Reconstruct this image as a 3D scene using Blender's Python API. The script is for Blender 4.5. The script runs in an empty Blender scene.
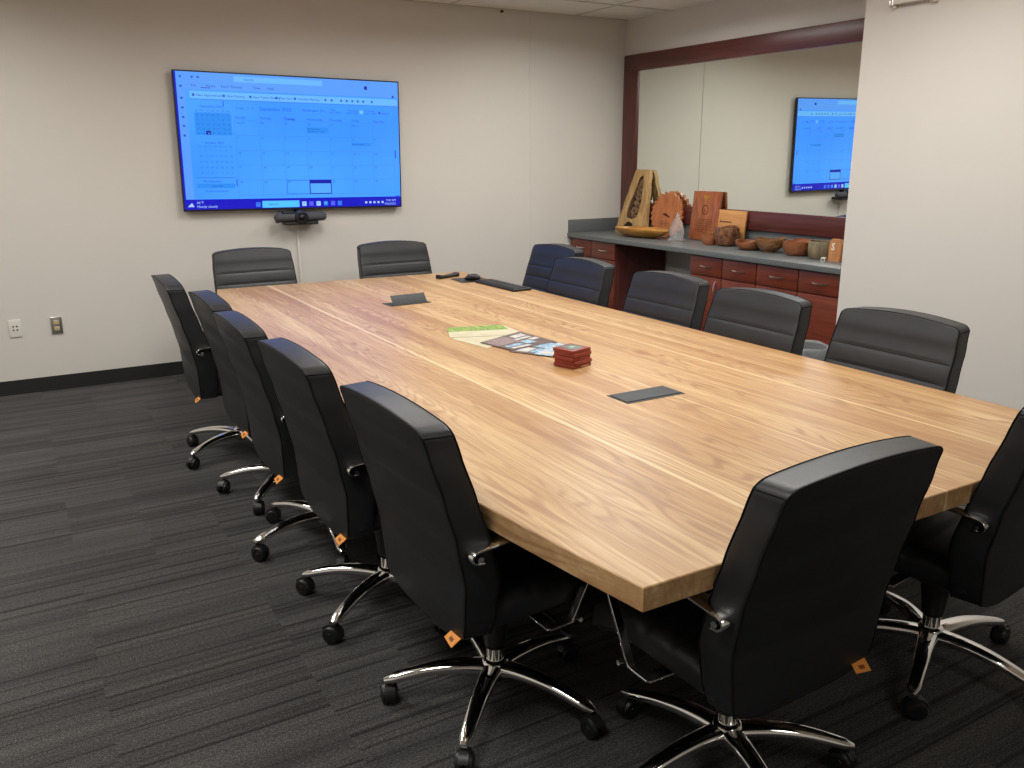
import bpy, bmesh, math, random
from mathutils import Vector, Matrix
random.seed(7)
C = bpy.context.scene.collection
sc = bpy.context.scene
PI = math.pi
FAR, RIGHT, ALC, ALC_END, CEIL = 6.71, 4.53, 5.15, 3.62, 2.77
LEFT, NEAR = -1.7, -1.9

def lin(r, g, b):
    f = lambda c: (c/255)/12.92 if c <= 10 else (((c/255)+.055)/1.055)**2.4
    return (f(r), f(g), f(b), 1)

# ------------------------------------------------------------------ materials
def new_mat(name):
    m = bpy.data.materials.new(name); m.use_nodes = True
    nt = m.node_tree
    return m, nt, nt.nodes['Principled BSDF']
def N(nt, kind, **kw):
    n = nt.nodes.new(kind)
    for k, v in kw.items():
        if k in n.inputs: n.inputs[k].default_value = v
        else: setattr(n, k, v)
    return n
def math_n(nt, op, a, b=None, c=None):
    n = nt.nodes.new('ShaderNodeMath'); n.operation = op
    for i, v in enumerate((a, b, c)):
        if v is None: continue
        if isinstance(v, (int, float)): n.inputs[i].default_value = v
        else: nt.links.new(v, n.inputs[i])
    return n.outputs[0]
def mix_col(nt, fac, a, b, blend='MIX'):
    n = nt.nodes.new('ShaderNodeMix'); n.data_type = 'RGBA'; n.blend_type = blend
    for i, v in ((0, fac), (6, a), (7, b)):
        if isinstance(v, (int, float)): n.inputs[i].default_value = v
        elif isinstance(v, tuple): n.inputs[i].default_value = v
        else: nt.links.new(v, n.inputs[i])
    return n.outputs[2]
def ramp(nt, fac, stops, interp='LINEAR'):
    n = nt.nodes.new('ShaderNodeValToRGB'); cr = n.color_ramp; cr.interpolation = interp
    while len(cr.elements) < len(stops): cr.elements.new(0.5)
    for e, (p, c) in zip(cr.elements, stops):
        e.position = p; e.color = c if isinstance(c, tuple) else (c, c, c, 1)
    nt.links.new(fac, n.inputs[0])
    return n.outputs[0]
def coords(nt, scale=(1, 1, 1), out='Object', loc=(0, 0, 0)):
    tc = nt.nodes.new('ShaderNodeTexCoord'); mp = nt.nodes.new('ShaderNodeMapping')
    mp.inputs['Scale'].default_value = scale; mp.inputs['Location'].default_value = loc
    nt.links.new(tc.outputs[out], mp.inputs[0]); return mp.outputs[0]
def noise(nt, vec, scale, detail=4, rough=.5, dist=0):
    n = N(nt, 'ShaderNodeTexNoise'); n.inputs['Scale'].default_value = scale
    n.inputs['Detail'].default_value = detail; n.inputs['Roughness'].default_value = rough
    n.inputs['Distortion'].default_value = dist
    nt.links.new(vec, n.inputs['Vector']); return n.outputs['Fac']
def bump(nt, bsdf, h, strength, dist=.001):
    b = N(nt, 'ShaderNodeBump'); b.inputs['Strength'].default_value = strength; b.inputs['Distance'].default_value = dist
    nt.links.new(h, b.inputs['Height']); nt.links.new(b.outputs[0], bsdf.inputs['Normal'])

def simple(name, col, rough=.5, metal=0, bumpy=0, bscale=200, spec=.5, var=0):
    m, nt, b = new_mat(name)
    b.inputs['Base Color'].default_value = col; b.inputs['Roughness'].default_value = rough
    b.inputs['Metallic'].default_value = metal; b.inputs['Specular IOR Level'].default_value = spec
    v = coords(nt)
    if var:
        n = noise(nt, v, 30, 5)
        dk = tuple(c*(1-var) for c in col[:3])+(1,); lt = tuple(min(1, c*(1+var)) for c in col[:3])+(1,)
        nt.links.new(ramp(nt, n, [(.3, dk), (.7, lt)]), b.inputs['Base Color'])
    if bumpy: bump(nt, b, noise(nt, v, bscale, 4), bumpy)
    return m

def paint_mat(name, col):
    m, nt, b = new_mat(name)
    v = coords(nt)
    n = noise(nt, v, 1.3, 3)
    c1 = tuple(c*.97 for c in col[:3])+(1,)
    nt.links.new(ramp(nt, n, [(.3, c1), (.7, col)]), b.inputs['Base Color'])
    b.inputs['Roughness'].default_value = .75
    bump(nt, b, noise(nt, v, 350, 3), .15, .0006)
    return m

def table_wood():
    m, nt, b = new_mat('butcher_block_wood')
    tc = nt.nodes.new('ShaderNodeTexCoord'); sep = nt.nodes.new('ShaderNodeSeparateXYZ')
    nt.links.new(tc.outputs['Object'], sep.inputs[0])
    X, Y, Z = sep.outputs
    # the boards run along Y, with uneven widths
    edges = [0, .115, .25, .33, .455, .575, .665, .80, .905, 1.02, 1.13, 1.27, 1.385, 1.47, 1.60, 1.73, 1.83, 1.94, 2.05]
    vals =  [.12,.55,.30,.95,.42,.68,.15,.80,.35,.05,.60,.22,.88,.10,.48,.28,.75,.18,.5]
    xs = math_n(nt, 'DIVIDE', X, 2.2)
    pid = ramp(nt, xs, [(e/2.2, v) for e, v in zip(edges, vals)], 'CONSTANT')
    sepc = nt.nodes.new('ShaderNodeSeparateColor'); nt.links.new(pid, sepc.inputs[0]); pid = sepc.outputs[0]
    comb = nt.nodes.new('ShaderNodeCombineXYZ')
    nt.links.new(math_n(nt, 'MULTIPLY_ADD', X, 1.0, math_n(nt, 'MULTIPLY', pid, 47.0)), comb.inputs[0])
    nt.links.new(math_n(nt, 'MULTIPLY_ADD', Y, 1.0, math_n(nt, 'MULTIPLY', pid, 13.0)), comb.inputs[1])
    nt.links.new(Z, comb.inputs[2])
    def mapped(s):
        mp = nt.nodes.new('ShaderNodeMapping'); mp.inputs['Scale'].default_value = s
        nt.links.new(comb.outputs[0], mp.inputs[0]); return mp.outputs[0]
    broad = noise(nt, mapped((5.5, .75, 5)), 1, 2, .45, .25)
    rings = math_n(nt, 'SINE', math_n(nt, 'MULTIPLY', broad, 135))
    rings = math_n(nt, 'MULTIPLY_ADD', rings, .5, .5)
    ringw = noise(nt, mapped((3, .8, 3)), 1.3, 2)           # where the figure is strong
    fibre = noise(nt, mapped((230, 6, 60)), 1, 3, .6)
    streak = noise(nt, mapped((26, .35, 20)), 1, 3, .6, .2)
    patch = noise(nt, mapped((6, .5, 4)), 1, 3, .5, .4)
    base = ramp(nt, pid, [(0, lin(203,170,122)), (.25, lin(190,153,105)), (.5, lin(212,181,133)), (.75, lin(178,138,92)), (1, lin(197,161,112))])
    heart = ramp(nt, patch, [(.40, 0.0), (.66, .75)])
    col = mix_col(nt, heart, base, lin(160,117,76))
    sap = ramp(nt, streak, [(.58, 0.0), (.74, .55)])
    col = mix_col(nt, sap, col, lin(226,200,152))
    dks = ramp(nt, streak, [(.26, .5), (.42, 0.0)])
    col = mix_col(nt, dks, col, lin(160,118,84))
    rl = math_n(nt, 'MULTIPLY', ramp(nt, rings, [(.5, 0.0), (1, 1.0)]), ramp(nt, ringw, [(.36, .12), (.6, .78)]))
    col = mix_col(nt, rl, col, lin(150,108,74))
    col = mix_col(nt, ramp(nt, fibre, [(.35, .32), (.62, 0.0)]), col, lin(140,96,60))
    mid = noise(nt, mapped((85, 1.6, 30)), 1, 4, .65, .5)
    col = mix_col(nt, ramp(nt, mid, [(.32, .38), (.48, 0.0)]), col, lin(146,102,64))
    col = mix_col(nt, ramp(nt, mid, [(.55, .0), (.72, .35)]), col, lin(232,206,160))
    # pale glue line seams beside some boards
    seam = None
    for sx, w in ((.473, .008), (1.0, .004), (1.47, .005)):
        d = math_n(nt, 'ABSOLUTE', math_n(nt, 'SUBTRACT', X, sx + 0))
        wob = math_n(nt, 'MULTIPLY_ADD', noise(nt, mapped((.5, 1.2, .5)), 1, 2), .014, -.007)
        s = math_n(nt, 'LESS_THAN', math_n(nt, 'ABSOLUTE', math_n(nt, 'ADD', math_n(nt, 'SUBTRACT', X, sx), wob)), w)
        seam = s if seam is None else math_n(nt, 'MAXIMUM', seam, s)
    col = mix_col(nt, math_n(nt, 'MULTIPLY', seam, .42), col, lin(244,222,176))
    # knots
    vor = N(nt, 'ShaderNodeTexVoronoi'); vor.inputs['Scale'].default_value = 1.0
    mp = nt.nodes.new('ShaderNodeMapping'); mp.inputs['Scale'].default_value = (2.3, .8, 1)
    mp.inputs['Location'].default_value = (.35, .2, 0)
    nt.links.new(tc.outputs['Object'], mp.inputs[0]); nt.links.new(mp.outputs[0], vor.inputs['Vector'])
    kn = math_n(nt, 'ADD', vor.outputs['Distance'], math_n(nt, 'MULTIPLY_ADD', noise(nt, mapped((20, 9, 10)), 1, 3), .16, -.08))
    col = mix_col(nt, ramp(nt, kn, [(.02, .75), (.085, 0.0)]), col, lin(140,90,55))
    nt.links.new(col, b.inputs['Base Color'])
    b.inputs['Roughness'].default_value = .3
    nt.links.new(ramp(nt, fibre, [(.3, .42), (.7, .32)]), b.inputs['Roughness'])
    b.inputs['Specular IOR Level'].default_value = .5
    bump(nt, b, fibre, .12, .0004)
    return m

def grain_mat(name, dark, light, scale=(2, 40, 40), rough=.4, amount=1.0):
    m, nt, b = new_mat(name)
    v = coords(nt, scale)
    n = noise(nt, v, 1, 5, .6, .6)
    nt.links.new(ramp(nt, n, [(.32, dark), (.68, light)]), b.inputs['Base Color'])
    b.inputs['Roughness'].default_value = rough
    bump(nt, b, n, .1, .0005)
    return m

def carpet_mat():
    m, nt, b = new_mat('striped_charcoal_carpet')
    tc = nt.nodes.new('ShaderNodeTexCoord'); sep = nt.nodes.new('ShaderNodeSeparateXYZ')
    nt.links.new(tc.outputs['Object'], sep.inputs[0]); X, Y, Z = sep.outputs
    col_i = math_n(nt, 'FLOOR', math_n(nt, 'DIVIDE', math_n(nt, 'SUBTRACT', X, .077), .29))
    wn = N(nt, 'ShaderNodeTexWhiteNoise'); wn.noise_dimensions = '1D'; nt.links.new(col_i, wn.inputs['W'])
    yo = math_n(nt, 'ADD', Y, wn.outputs['Value'])
    row_i = math_n(nt, 'FLOOR', yo)
    wn2 = N(nt, 'ShaderNodeTexWhiteNoise'); wn2.noise_dimensions = '2D'
    cv = nt.nodes.new('ShaderNodeCombineXYZ'); nt.links.new(col_i, cv.inputs[0]); nt.links.new(row_i, cv.inputs[1])
    nt.links.new(cv.outputs[0], wn2.inputs['Vector'])
    # each plank shifts the same stripes a little, so lines break at plank edges
    sh = math_n(nt, 'MULTIPLY', math_n(nt, 'FLOOR', math_n(nt, 'MULTIPLY', wn2.outputs['Value'], 3.0)), 1.37)
    def stripes(kx, ky, det, o, sh):
        c = nt.nodes.new('ShaderNodeCombineXYZ')
        nt.links.new(math_n(nt, 'MULTIPLY', X, kx), c.inputs[0])
        nt.links.new(math_n(nt, 'MULTIPLY', math_n(nt, 'ADD', Y, sh), ky), c.inputs[1]); c.inputs[2].default_value = o
        return noise(nt, c.outputs[0], 1, det, .55)
    s1 = stripes(.4, 9, 2, 0.3, sh); s2 = stripes(.22, 40, 2, 5.1, sh); s3 = stripes(.3, 44, 3, 9.4, 0.0)
    base = ramp(nt, s1, [(.32, lin(60,59,59)), (.5, lin(70,69,68)), (.70, lin(80,78,77))])
    col = mix_col(nt, ramp(nt, s2, [(.35, .72), (.45, 0.0)]), base, lin(26,25,25))
    col = mix_col(nt, ramp(nt, s3, [(.30, .55), (.46, 0.0)]), col, lin(30,29,29))
    col = mix_col(nt, ramp(nt, s3, [(.66, .0), (.72, .30)]), col, lin(92,88,84))
    v = coords(nt)
    f = noise(nt, v, 190, 3, .8)
    f2 = noise(nt, coords(nt, (1, 1.6, 1)), 75, 3, .7)
    sp = ramp(nt, f, [(.34, 0.28), (.5, .9), (.68, 2.1)])
    sp2 = ramp(nt, f2, [(.3, .7), (.7, 1.35)])
    col = mix_col(nt, 1.0, col, sp, 'MULTIPLY'); col = mix_col(nt, 1.0, col, sp2, 'MULTIPLY')
    nt.links.new(col, b.inputs['Base Color'])
    b.inputs['Roughness'].default_value = .95; b.inputs['Specular IOR Level'].default_value = .1
    b.inputs['Sheen Weight'].default_value = .05
    bump(nt, b, f, .6, .003)
    return m

def leather_mat():
    m, nt, b = new_mat('black_leather')
    v = coords(nt)
    n = noise(nt, v, 380, 4, .6); w = noise(nt, v, 9, 2)
    nt.links.new(ramp(nt, w, [(.3, lin(24,25,27)), (.7, lin(30,31,34))]), b.inputs['Base Color'])
    nt.links.new(ramp(nt, n, [(.3, .38), (.7, .5)]), b.inputs['Roughness'])
    b.inputs['Specular IOR Level'].default_value = .55
    h = math_n(nt, 'ADD', math_n(nt, 'MULTIPLY', n, .12), w)
    bump(nt, b, h, .35, .004)
    return m

def emis(name, col, s=1.0):
    m, nt, b = new_mat(name)
    b.inputs['Base Color'].default_value = (0, 0, 0, 1); b.inputs['Roughness'].default_value = .25
    b.inputs['Emission Color'].default_value = col; b.inputs['Emission Strength'].default_value = s
    return m
def glass_mat(name, col=(1, 1, 1, 1), rough=0, ior=1.5):
    m, nt, b = new_mat(name)
    b.inputs['Base Color'].default_value = col; b.inputs['Transmission Weight'].default_value = 1
    b.inputs['Roughness'].default_value = rough; b.inputs['IOR'].default_value = ior
    return m
def print_mat(name, cols, scale=(30, 30, 30), detail=3, rough=.3):
    m, nt, b = new_mat(name)
    n = noise(nt, coords(nt, scale), 1, detail, .6)
    k = len(cols)
    nt.links.new(ramp(nt, n, [(.3+.4*i/(k-1), c) for i, c in enumerate(cols)]), b.inputs['Base Color'])
    b.inputs['Roughness'].default_value = rough
    return m

M = dict(
    wall=paint_mat('wall_paint', lin(214,209,201)), ceil=simple('ceiling_tile', lin(232,228,220), .9, bumpy=.5, bscale=160, var=.03),
    tbar=simple('ceiling_grid_metal', lin(196,188,176), .5), carpet=carpet_mat(), wood=table_wood(),
    base=simple('black_rubber_base', lin(30,31,32), .55), leather=leather_mat(),
    piping=simple('black_piping', lin(12,12,12), .7, spec=.2), chrome=simple('polished_chrome', (.82, .81, .79, 1), .07, 1),
    plastic=simple('black_plastic', lin(22,22,23), .42, bumpy=.1), orange=simple('orange_tag', lin(224,142,52), .6),
    tagink=simple('tag_print', lin(120,60,20), .6), white=simple('white_plastic', lin(222,218,208), .45),
    steel=simple('brushed_steel', (.78, .75, .70, 1), .28, 1), slot=simple('dark_slot', lin(52,48,42), .7),
    cherry=grain_mat('cherry_laminate', lin(92,40,26), lin(122,56,36), (40, 2.5, 40), .38),
    cherryh=grain_mat('cherry_frame', lin(70,34,30), lin(98,48,42), (40, 2.0, 40), .35),
    cherryv=grain_mat('cherry_frame_upright', lin(70,34,30), lin(98,48,42), (40, 40, 2), .35),
    counter=simple('grey_laminate', lin(98,102,102), .36, var=.06, bumpy=.05), dark=simple('toe_kick', lin(30,14,12), .6),
    mirror=simple('mirror_glass', (.90, .94, .89, 1), .01, 1), pedestal=simple('black_pedestal', lin(20,20,20), .6, var=.1),
    bezel=simple('tv_bezel', lin(18,19,30), .3), grommet=simple('black_anodised', lin(52,55,57), .6, .0, var=.05),
    grey=simple('grey_fabric_grille', lin(66,67,72), .7, bumpy=.3, bscale=600), lens=simple('lens_glass', lin(14,16,22), .08),
    brass=simple('beige_receptacle', lin(196,180,140), .45),
)
def obj_finish(me, mats, angle):
    for m in mats: me.materials.append(m)
    me.update()
    if angle is not None:
        for p in me.polygons: p.use_smooth = True
        me.set_sharp_from_angle(angle=math.radians(angle))

# ------------------------------------------------------------------ mesh builder
def rot_to(a, b, c):
    return Matrix((a, b, c)).transposed().to_4x4()
class MB:
    def __init__(s): s.v, s.f, s.mi = [], [], []
    def add(s, vs, fs, mat=0, xf=None):
        o = len(s.v)
        s.v += [tuple(xf @ Vector(p)) if xf is not None else tuple(p) for p in vs]
        s.f += [tuple(i+o for i in f) for f in fs]; s.mi += [mat]*len(fs); return s
    def box(s, x0, x1, y0, y1, z0, z1, mat=0, xf=None):
        v = [(x, y, z) for z in (z0, z1) for y in (y0, y1) for x in (x0, x1)]
        return s.add(v, [(0,2,3,1),(4,5,7,6),(0,1,5,4),(2,6,7,3),(0,4,6,2),(1,3,7,5)], mat, xf)
    def rbox(s, sx, sy, sz, r, n=(1,1,1), seg=3, mat=0, c=(0,0,0), xf=None, deform=None):
        h = (sx/2, sy/2, sz/2)
        ax = []
        for k in range(3):
            rr = min(r, h[k]*.999)
            e = [h[k]-rr + rr*math.tan(PI/4*j/seg) for j in range(seg+1)]
            inner = [-(h[k]-rr) + 2*(h[k]-rr)*j/n[k] for j in range(1, n[k])]
            ax.append([-t for t in reversed(e)] + inner + e)
        rr = [min(r, h[k]*.999) for k in range(3)]
        idx, vs, fs = {}, [], []
        def vert(p):
            key = tuple(round(t, 6) for t in p)
            if key not in idx:
                q = [max(-(h[k]-rr[k]), min(h[k]-rr[k], p[k])) for k in range(3)]
                d = Vector([(p[k]-q[k])/rr[k] for k in range(3)])
                if d.length > 1e-9: 
                    d = d.normalized(); w = [q[k]+d[k]*rr[k] for k in range(3)]
                else: w = list(p)
                w = Vector(w)+Vector(c)
                if deform: w = Vector(deform(*w))
                idx[key] = len(vs); vs.append(w)
            return idx[key]
        for k in range(3):
            a, b2 = (k+1) % 3, (k+2) % 3
            for sgn in (-1, 1):
                for i in range(len(ax[a])-1):
                    for j in range(len(ax[b2])-1):
                        q = []
                        for (u, w) in ((i, j), (i+1, j), (i+1, j+1), (i, j+1)):
                            p = [0, 0, 0]; p[k] = sgn*h[k]; p[a] = ax[a][u]; p[b2] = ax[b2][w]; q.append(vert(p))
                        if len(set(q)) < 4: 
                            q = list(dict.fromkeys(q))
                            if len(q) < 3: continue
                        fs.append(tuple(q) if sgn > 0 else tuple(reversed(q)))
        return s.add(vs, fs, mat, xf)
    def rings(s, loops, mat=0, caps=True, closed=False, xf=None):
        n = len(loops[0]); vs = [p for l in loops for p in l]; fs = []
        m = len(loops)
        for i in range(m if closed else m-1):
            j = (i+1) % m
            for k in range(n):
                k2 = (k+1) % n
                fs.append((i*n+k, i*n+k2, j*n+k2, j*n+k))
        if caps and not closed:
            fs.append(tuple(reversed(range(n)))); fs.append(tuple(range((m-1)*n, m*n)))
        return s.add(vs, fs, mat, xf)
    def lathe(s, prof, n=24, mat=0, xf=None, caps=True):
        return s.rings([[(r*math.cos(2*PI*k/n), r*math.sin(2*PI*k/n), z) for k in range(n)] for r, z in prof], mat, caps, False, xf)
    def sweep(s, path, shape, mat=0, up=(0,0,1), closed=False, scales=None, xf=None):
        P = [Vector(p) for p in path]; loops = []
        up = Vector(up)
        for i, p in enumerate(P):
            a = P[(i-1) % len(P)] if (closed or i > 0) else p
            b = P[(i+1) % len(P)] if (closed or i < len(P)-1) else p
            t = (b-a).normalized(); u = up
            if abs(t.dot(u)) > .98: u = Vector((0, 1, 0)) if abs(t.y) < .9 else Vector((1, 0, 0))
            side = t.cross(u).normalized(); nn = side.cross(t).normalized()
            sc_ = scales[i] if scales else (1, 1)
            loops.append([p + side*(x*sc_[0]) + nn*(y*sc_[1]) for x, y in shape])
        return s.rings(loops, mat, True, closed, xf)
    def tube(s, path, r, n=8, mat=0, closed=False, up=(0,0,1), xf=None):
        return s.sweep(path, [(r*math.cos(2*PI*k/n), r*math.sin(2*PI*k/n)) for k in range(n)], mat, up, closed, None, xf)
    def prism(s, pts, z0, z1, mat=0, xf=None):
        n = len(pts)
        vs = [(x, y, z0) for x, y in pts]+[(x, y, z1) for x, y in pts]
        fs = [tuple(reversed(range(n))), tuple(range(n, 2*n))]+[(i, (i+1) % n, n+(i+1) % n, n+i) for i in range(n)]
        return s.add(vs, fs, mat, xf)
    def text(s, body, size, x, y, z=0, align='LEFT', mat=0, xf=None, extrude=0.0, bold=0.0, width=None):
        cu = bpy.data.curves.new('lettering', 'FONT'); cu.body = body; cu.size = size; cu.align_x = align
        cu.extrude = extrude; cu.offset = bold; cu.resolution_u = 2
        o = bpy.data.objects.new('lettering', cu); C.objects.link(o)
        bpy.context.view_layer.update()
        me = bpy.data.meshes.new_from_object(o.evaluated_get(bpy.context.evaluated_depsgraph_get()))
        bpy.data.objects.remove(o); bpy.data.curves.remove(cu)
        T = Matrix.Translation((x, y, z))
        if xf is not None: T = xf @ T
        s.add([v.co.copy() for v in me.vertices], [tuple(p.vertices) for p in me.polygons], mat, T)
        bpy.data.meshes.remove(me); return s
    def build(s, name, mats, parent=None, loc=(0,0,0), rot=(0,0,0), smooth=35):
        me = bpy.data.meshes.new(name); me.from_pydata([tuple(v) for v in s.v], [], s.f)
        me.polygons.foreach_set('material_index', s.mi)
        bm = bmesh.new(); bm.from_mesh(me); bmesh.ops.recalc_face_normals(bm, faces=bm.faces); bm.to_mesh(me); bm.free()
        if not isinstance(mats, (list, tuple)): mats = [mats]
        obj_finish(me, mats, smooth)
        o = bpy.data.objects.new(name, me); C.objects.link(o); o.location = loc; o.rotation_euler = rot
        if parent: o.parent = parent
        return o
def tag(o, label, cat, group=None):
    o['label'] = label; o['category'] = cat
    if group: o['group'] = group
    return o
def thing(name, label, cat, loc=(0,0,0), rz=0, group=None):
    o = bpy.data.objects.new(name, None); C.objects.link(o); o.location = loc; o.rotation_euler = (0, 0, rz)
    o.empty_display_size = .1
    return tag(o, label, cat, group)
def struct(name, mb, mat, smooth=None, **kw):
    o = mb.build(name, mat, smooth=smooth, **kw); o['kind'] = 'structure'; return o

# ------------------------------------------------------------------ room shell
T = .12
struct('floor', MB().box(LEFT-T, ALC+T, NEAR-T, FAR+T, -.06, 0), M['carpet'])
struct('wall_far', MB().box(LEFT-T, 4.12, FAR, FAR+T, 0, CEIL), M['wall'])
struct('wall_far_recess', MB().box(4.12, ALC+T, FAR+.004, FAR+T, 0, CEIL), M['wall'])
tr = MB().tube([(4.119, FAR+.003, .1), (4.119, FAR+.003, CEIL)], .006, 12)
struct('trim_1', tr, M['wall'], 40)
struct('wall_alcove', MB().box(ALC, ALC+T, ALC_END, FAR+.004, 0, CEIL), M['wall'])
struct('wall_right', MB().box(RIGHT, ALC+T, NEAR, ALC_END, 0, CEIL), M['wall'])
struct('wall_left', MB().box(LEFT-T, LEFT, NEAR-T, FAR, 0, CEIL), M['wall'])
struct('wall_near', MB().box(LEFT-T, ALC+T, NEAR-T, NEAR, 0, CEIL), M['wall'])
def skirting(x0, x1, y0, y1, nx, ny):
    mb = MB().box(x0, x1, y0, y1, 0, .1)
    mb.box(x0+min(0, nx)*.006, x1+max(0, nx)*.006, y0+min(0, ny)*.006, y1+max(0, ny)*.006, 0, .012); return mb
struct('baseboard_far', skirting(LEFT, 4.12, FAR-.006, FAR, 0, -1), M['base'])
struct('baseboard_right', skirting(RIGHT-.006, RIGHT, NEAR, ALC_END, -1, 0), M['base'])
struct('baseboard_left', skirting(LEFT, LEFT+.006, NEAR, FAR-.006, 1, 0), M['base'])
# ceiling: lay-in tiles on a metal grid
GX, GY, TX, TY = 4.56-1.22*6, 6.07-.61*14, 1.22, .61
struct('ceiling', MB().box(LEFT-T, ALC+T, NEAR-T, FAR+T, CEIL, CEIL+.08), M['ceil'])
g = MB()
x = GX
while x < ALC+T:
    if x > LEFT: g.box(x-.012, x+.012, NEAR, FAR+.02, CEIL-.004, CEIL+.002)
    x += TX
y = GY
while y < FAR:
    if y > NEAR: g.box(LEFT, ALC if y > ALC_END else RIGHT, y-.012, y+.012, CEIL-.0045, CEIL+.002)
    y += TY
struct('ceiling_grid', g, M['tbar'])

# ceiling lights (recessed 2 x 4 ft troffers; they light the room; the last is a fill lamp added behind the camera)
M['diffuser'] = emis('light_diffuser', (1, .93, .82, 1), 1.2)
LIGHTS = [(-.32, 1.19), (-.32, 3.63), (-.32, 5.2), (2.12, 2.41), (2.12, 4.85), (3.4, 2.7), (3.9, 5.1), (1.6, -.9)]
for i, (lx, ly) in enumerate(LIGHTS):
    t = thing('ceiling_light', 'unseen recessed rectangular ceiling light troffer, inferred from the light or added as fill', 'ceiling light', (lx, ly, CEIL-.02), 0, 'recessed ceiling lights')
    f = MB()
    for a in (-.30, .28): f.box(a, a+.02, -.6, .6, 0, .018)
    for a in (-.6, .58): f.box(-.28, .28, a, a+.02, 0, .018)
    f.build('frame', M['tbar'], t, smooth=None)
    MB().box(-.28, .28, -.58, .58, .008, .014).build('diffuser', M['diffuser'], t, smooth=None)
    L = bpy.data.lights.new('troffer_light', 'AREA'); L.shape = 'RECTANGLE'; L.size = .54; L.size_y = 1.14
    L.energy = (33, 30, 25, 28, 28, 26, 33, 10)[i]; L.color = (1, .985, .95); L.spread = math.radians(166)
    lo = bpy.data.objects.new('troffer_light', L); C.objects.link(lo); lo.parent = t; lo.location = (0, 0, .002)

# ------------------------------------------------------------------ conference table
TABLE_X0, TABLE_Y0 = 1.02, 1.22
ct = thing('conference_table', 'long boat-shaped conference table with blond butcher-block wood top', 'table', (TABLE_X0, TABLE_Y0, 0))
Ltab = 4.63
left = []
for i in range(25):
    t_ = i/24; left.append(((1.16-1.02)*t_ - .225*4*t_*(1-t_)*1, 4.60*t_))
right = []
for i in range(9):
    t_ = i/8; right.append((1.885+.02*t_, 4.53*t_))
poly = right + list(reversed(left))
def inset(poly, d):
    n = len(poly); out = []
    for i in range(n):
        p0, p1, p2 = Vector(poly[i-1]), Vector(poly[i]), Vector(poly[(i+1) % n])
        a = (p1-p0).normalized(); b = (p2-p1).normalized()
        na, nb = Vector((-a.y, a.x)), Vector((-b.y, b.x)); m = (na+nb)
        k = d/max(.25, (1+na.dot(nb))); q = p1+m*k; out.append((q.x, q.y))
    return out
pin = inset(poly, .0025)
top = MB()
loops = [[(x, y, .693) for x, y in pin], [(x, y, .6955) for x, y in poly], [(x, y, .7475) for x, y in poly], [(x, y, .75) for x, y in pin]]
top.rings(loops)
top.build('tabletop', M['wood'], ct, smooth=25)
for py in (1.1, 3.0):
    b_ = MB(); b_.box(.66, 1.22, py, py+.5, .03, .66); b_.box(.60, 1.28, py-.06, py+.56, 0, .03); b_.box(.5, 1.4, py-.1, py+.6, .66, .693)
    b_.build('pedestal', M['pedestal'], ct, smooth=None)
MB().box(.85, 1.03, 1.6, 3.0, .60, .66).build('support_beam', M['pedestal'], ct, smooth=None)
# flush power hatch (near) and opened power hatch (far)
for (hx, hy, opened) in ((1.94, 2.35, False), (2.005, 4.655, True)):
    m_ = MB(); w, d = .262, .125
    if not opened:
        m_.box(-w/2, w/2, -d/2, d/2, .0, .0015)
        for k in range(2):
            yy = -d/2 + .012 + k*(d-.028)
            m_.box(-w/2+.006, w/2-.006, yy, yy+.0015, .0015, .0022, 1)
        h_ = m_.build('power_hatch', [M['grommet'], M['steel']], ct, (hx-TABLE_X0, hy-TABLE_Y0, .75), smooth=None)
        MB().rbox(w-.012, d-.026, .003, .001, seg=1, c=(0, -.002, .003)).build('lid', M['grommet'], h_)
    else:
        m_.box(-w/2, w/2, -d/2, d/2, .0, .0025); m_.box(-w/2+.01, w/2-.01, -d/2+.01, d/2-.01, .0025, .003, 1)
        for k in range(3): m_.rbox(.035, .028, .006, .002, seg=1, mat=2, c=(-.07+.07*k, .0, .005))
        h_ = m_.build('power_hatch', [M['grommet'], M['slot'], M['plastic']], ct, (hx-TABLE_X0, hy-TABLE_Y0, .75), (0, 0, .06), smooth=None)
        h_['label'] = 'power hatch with its lid tilted open'
        Rx = Matrix.Translation((0, -.045, .002)) @ Matrix.Rotation(math.radians(52), 4, 'X')
        MB().rbox(w-.04, .066, .004, .0015, seg=1, c=(0, .033, 0), xf=Rx).build('lid', M['grommet'], h_)

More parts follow.
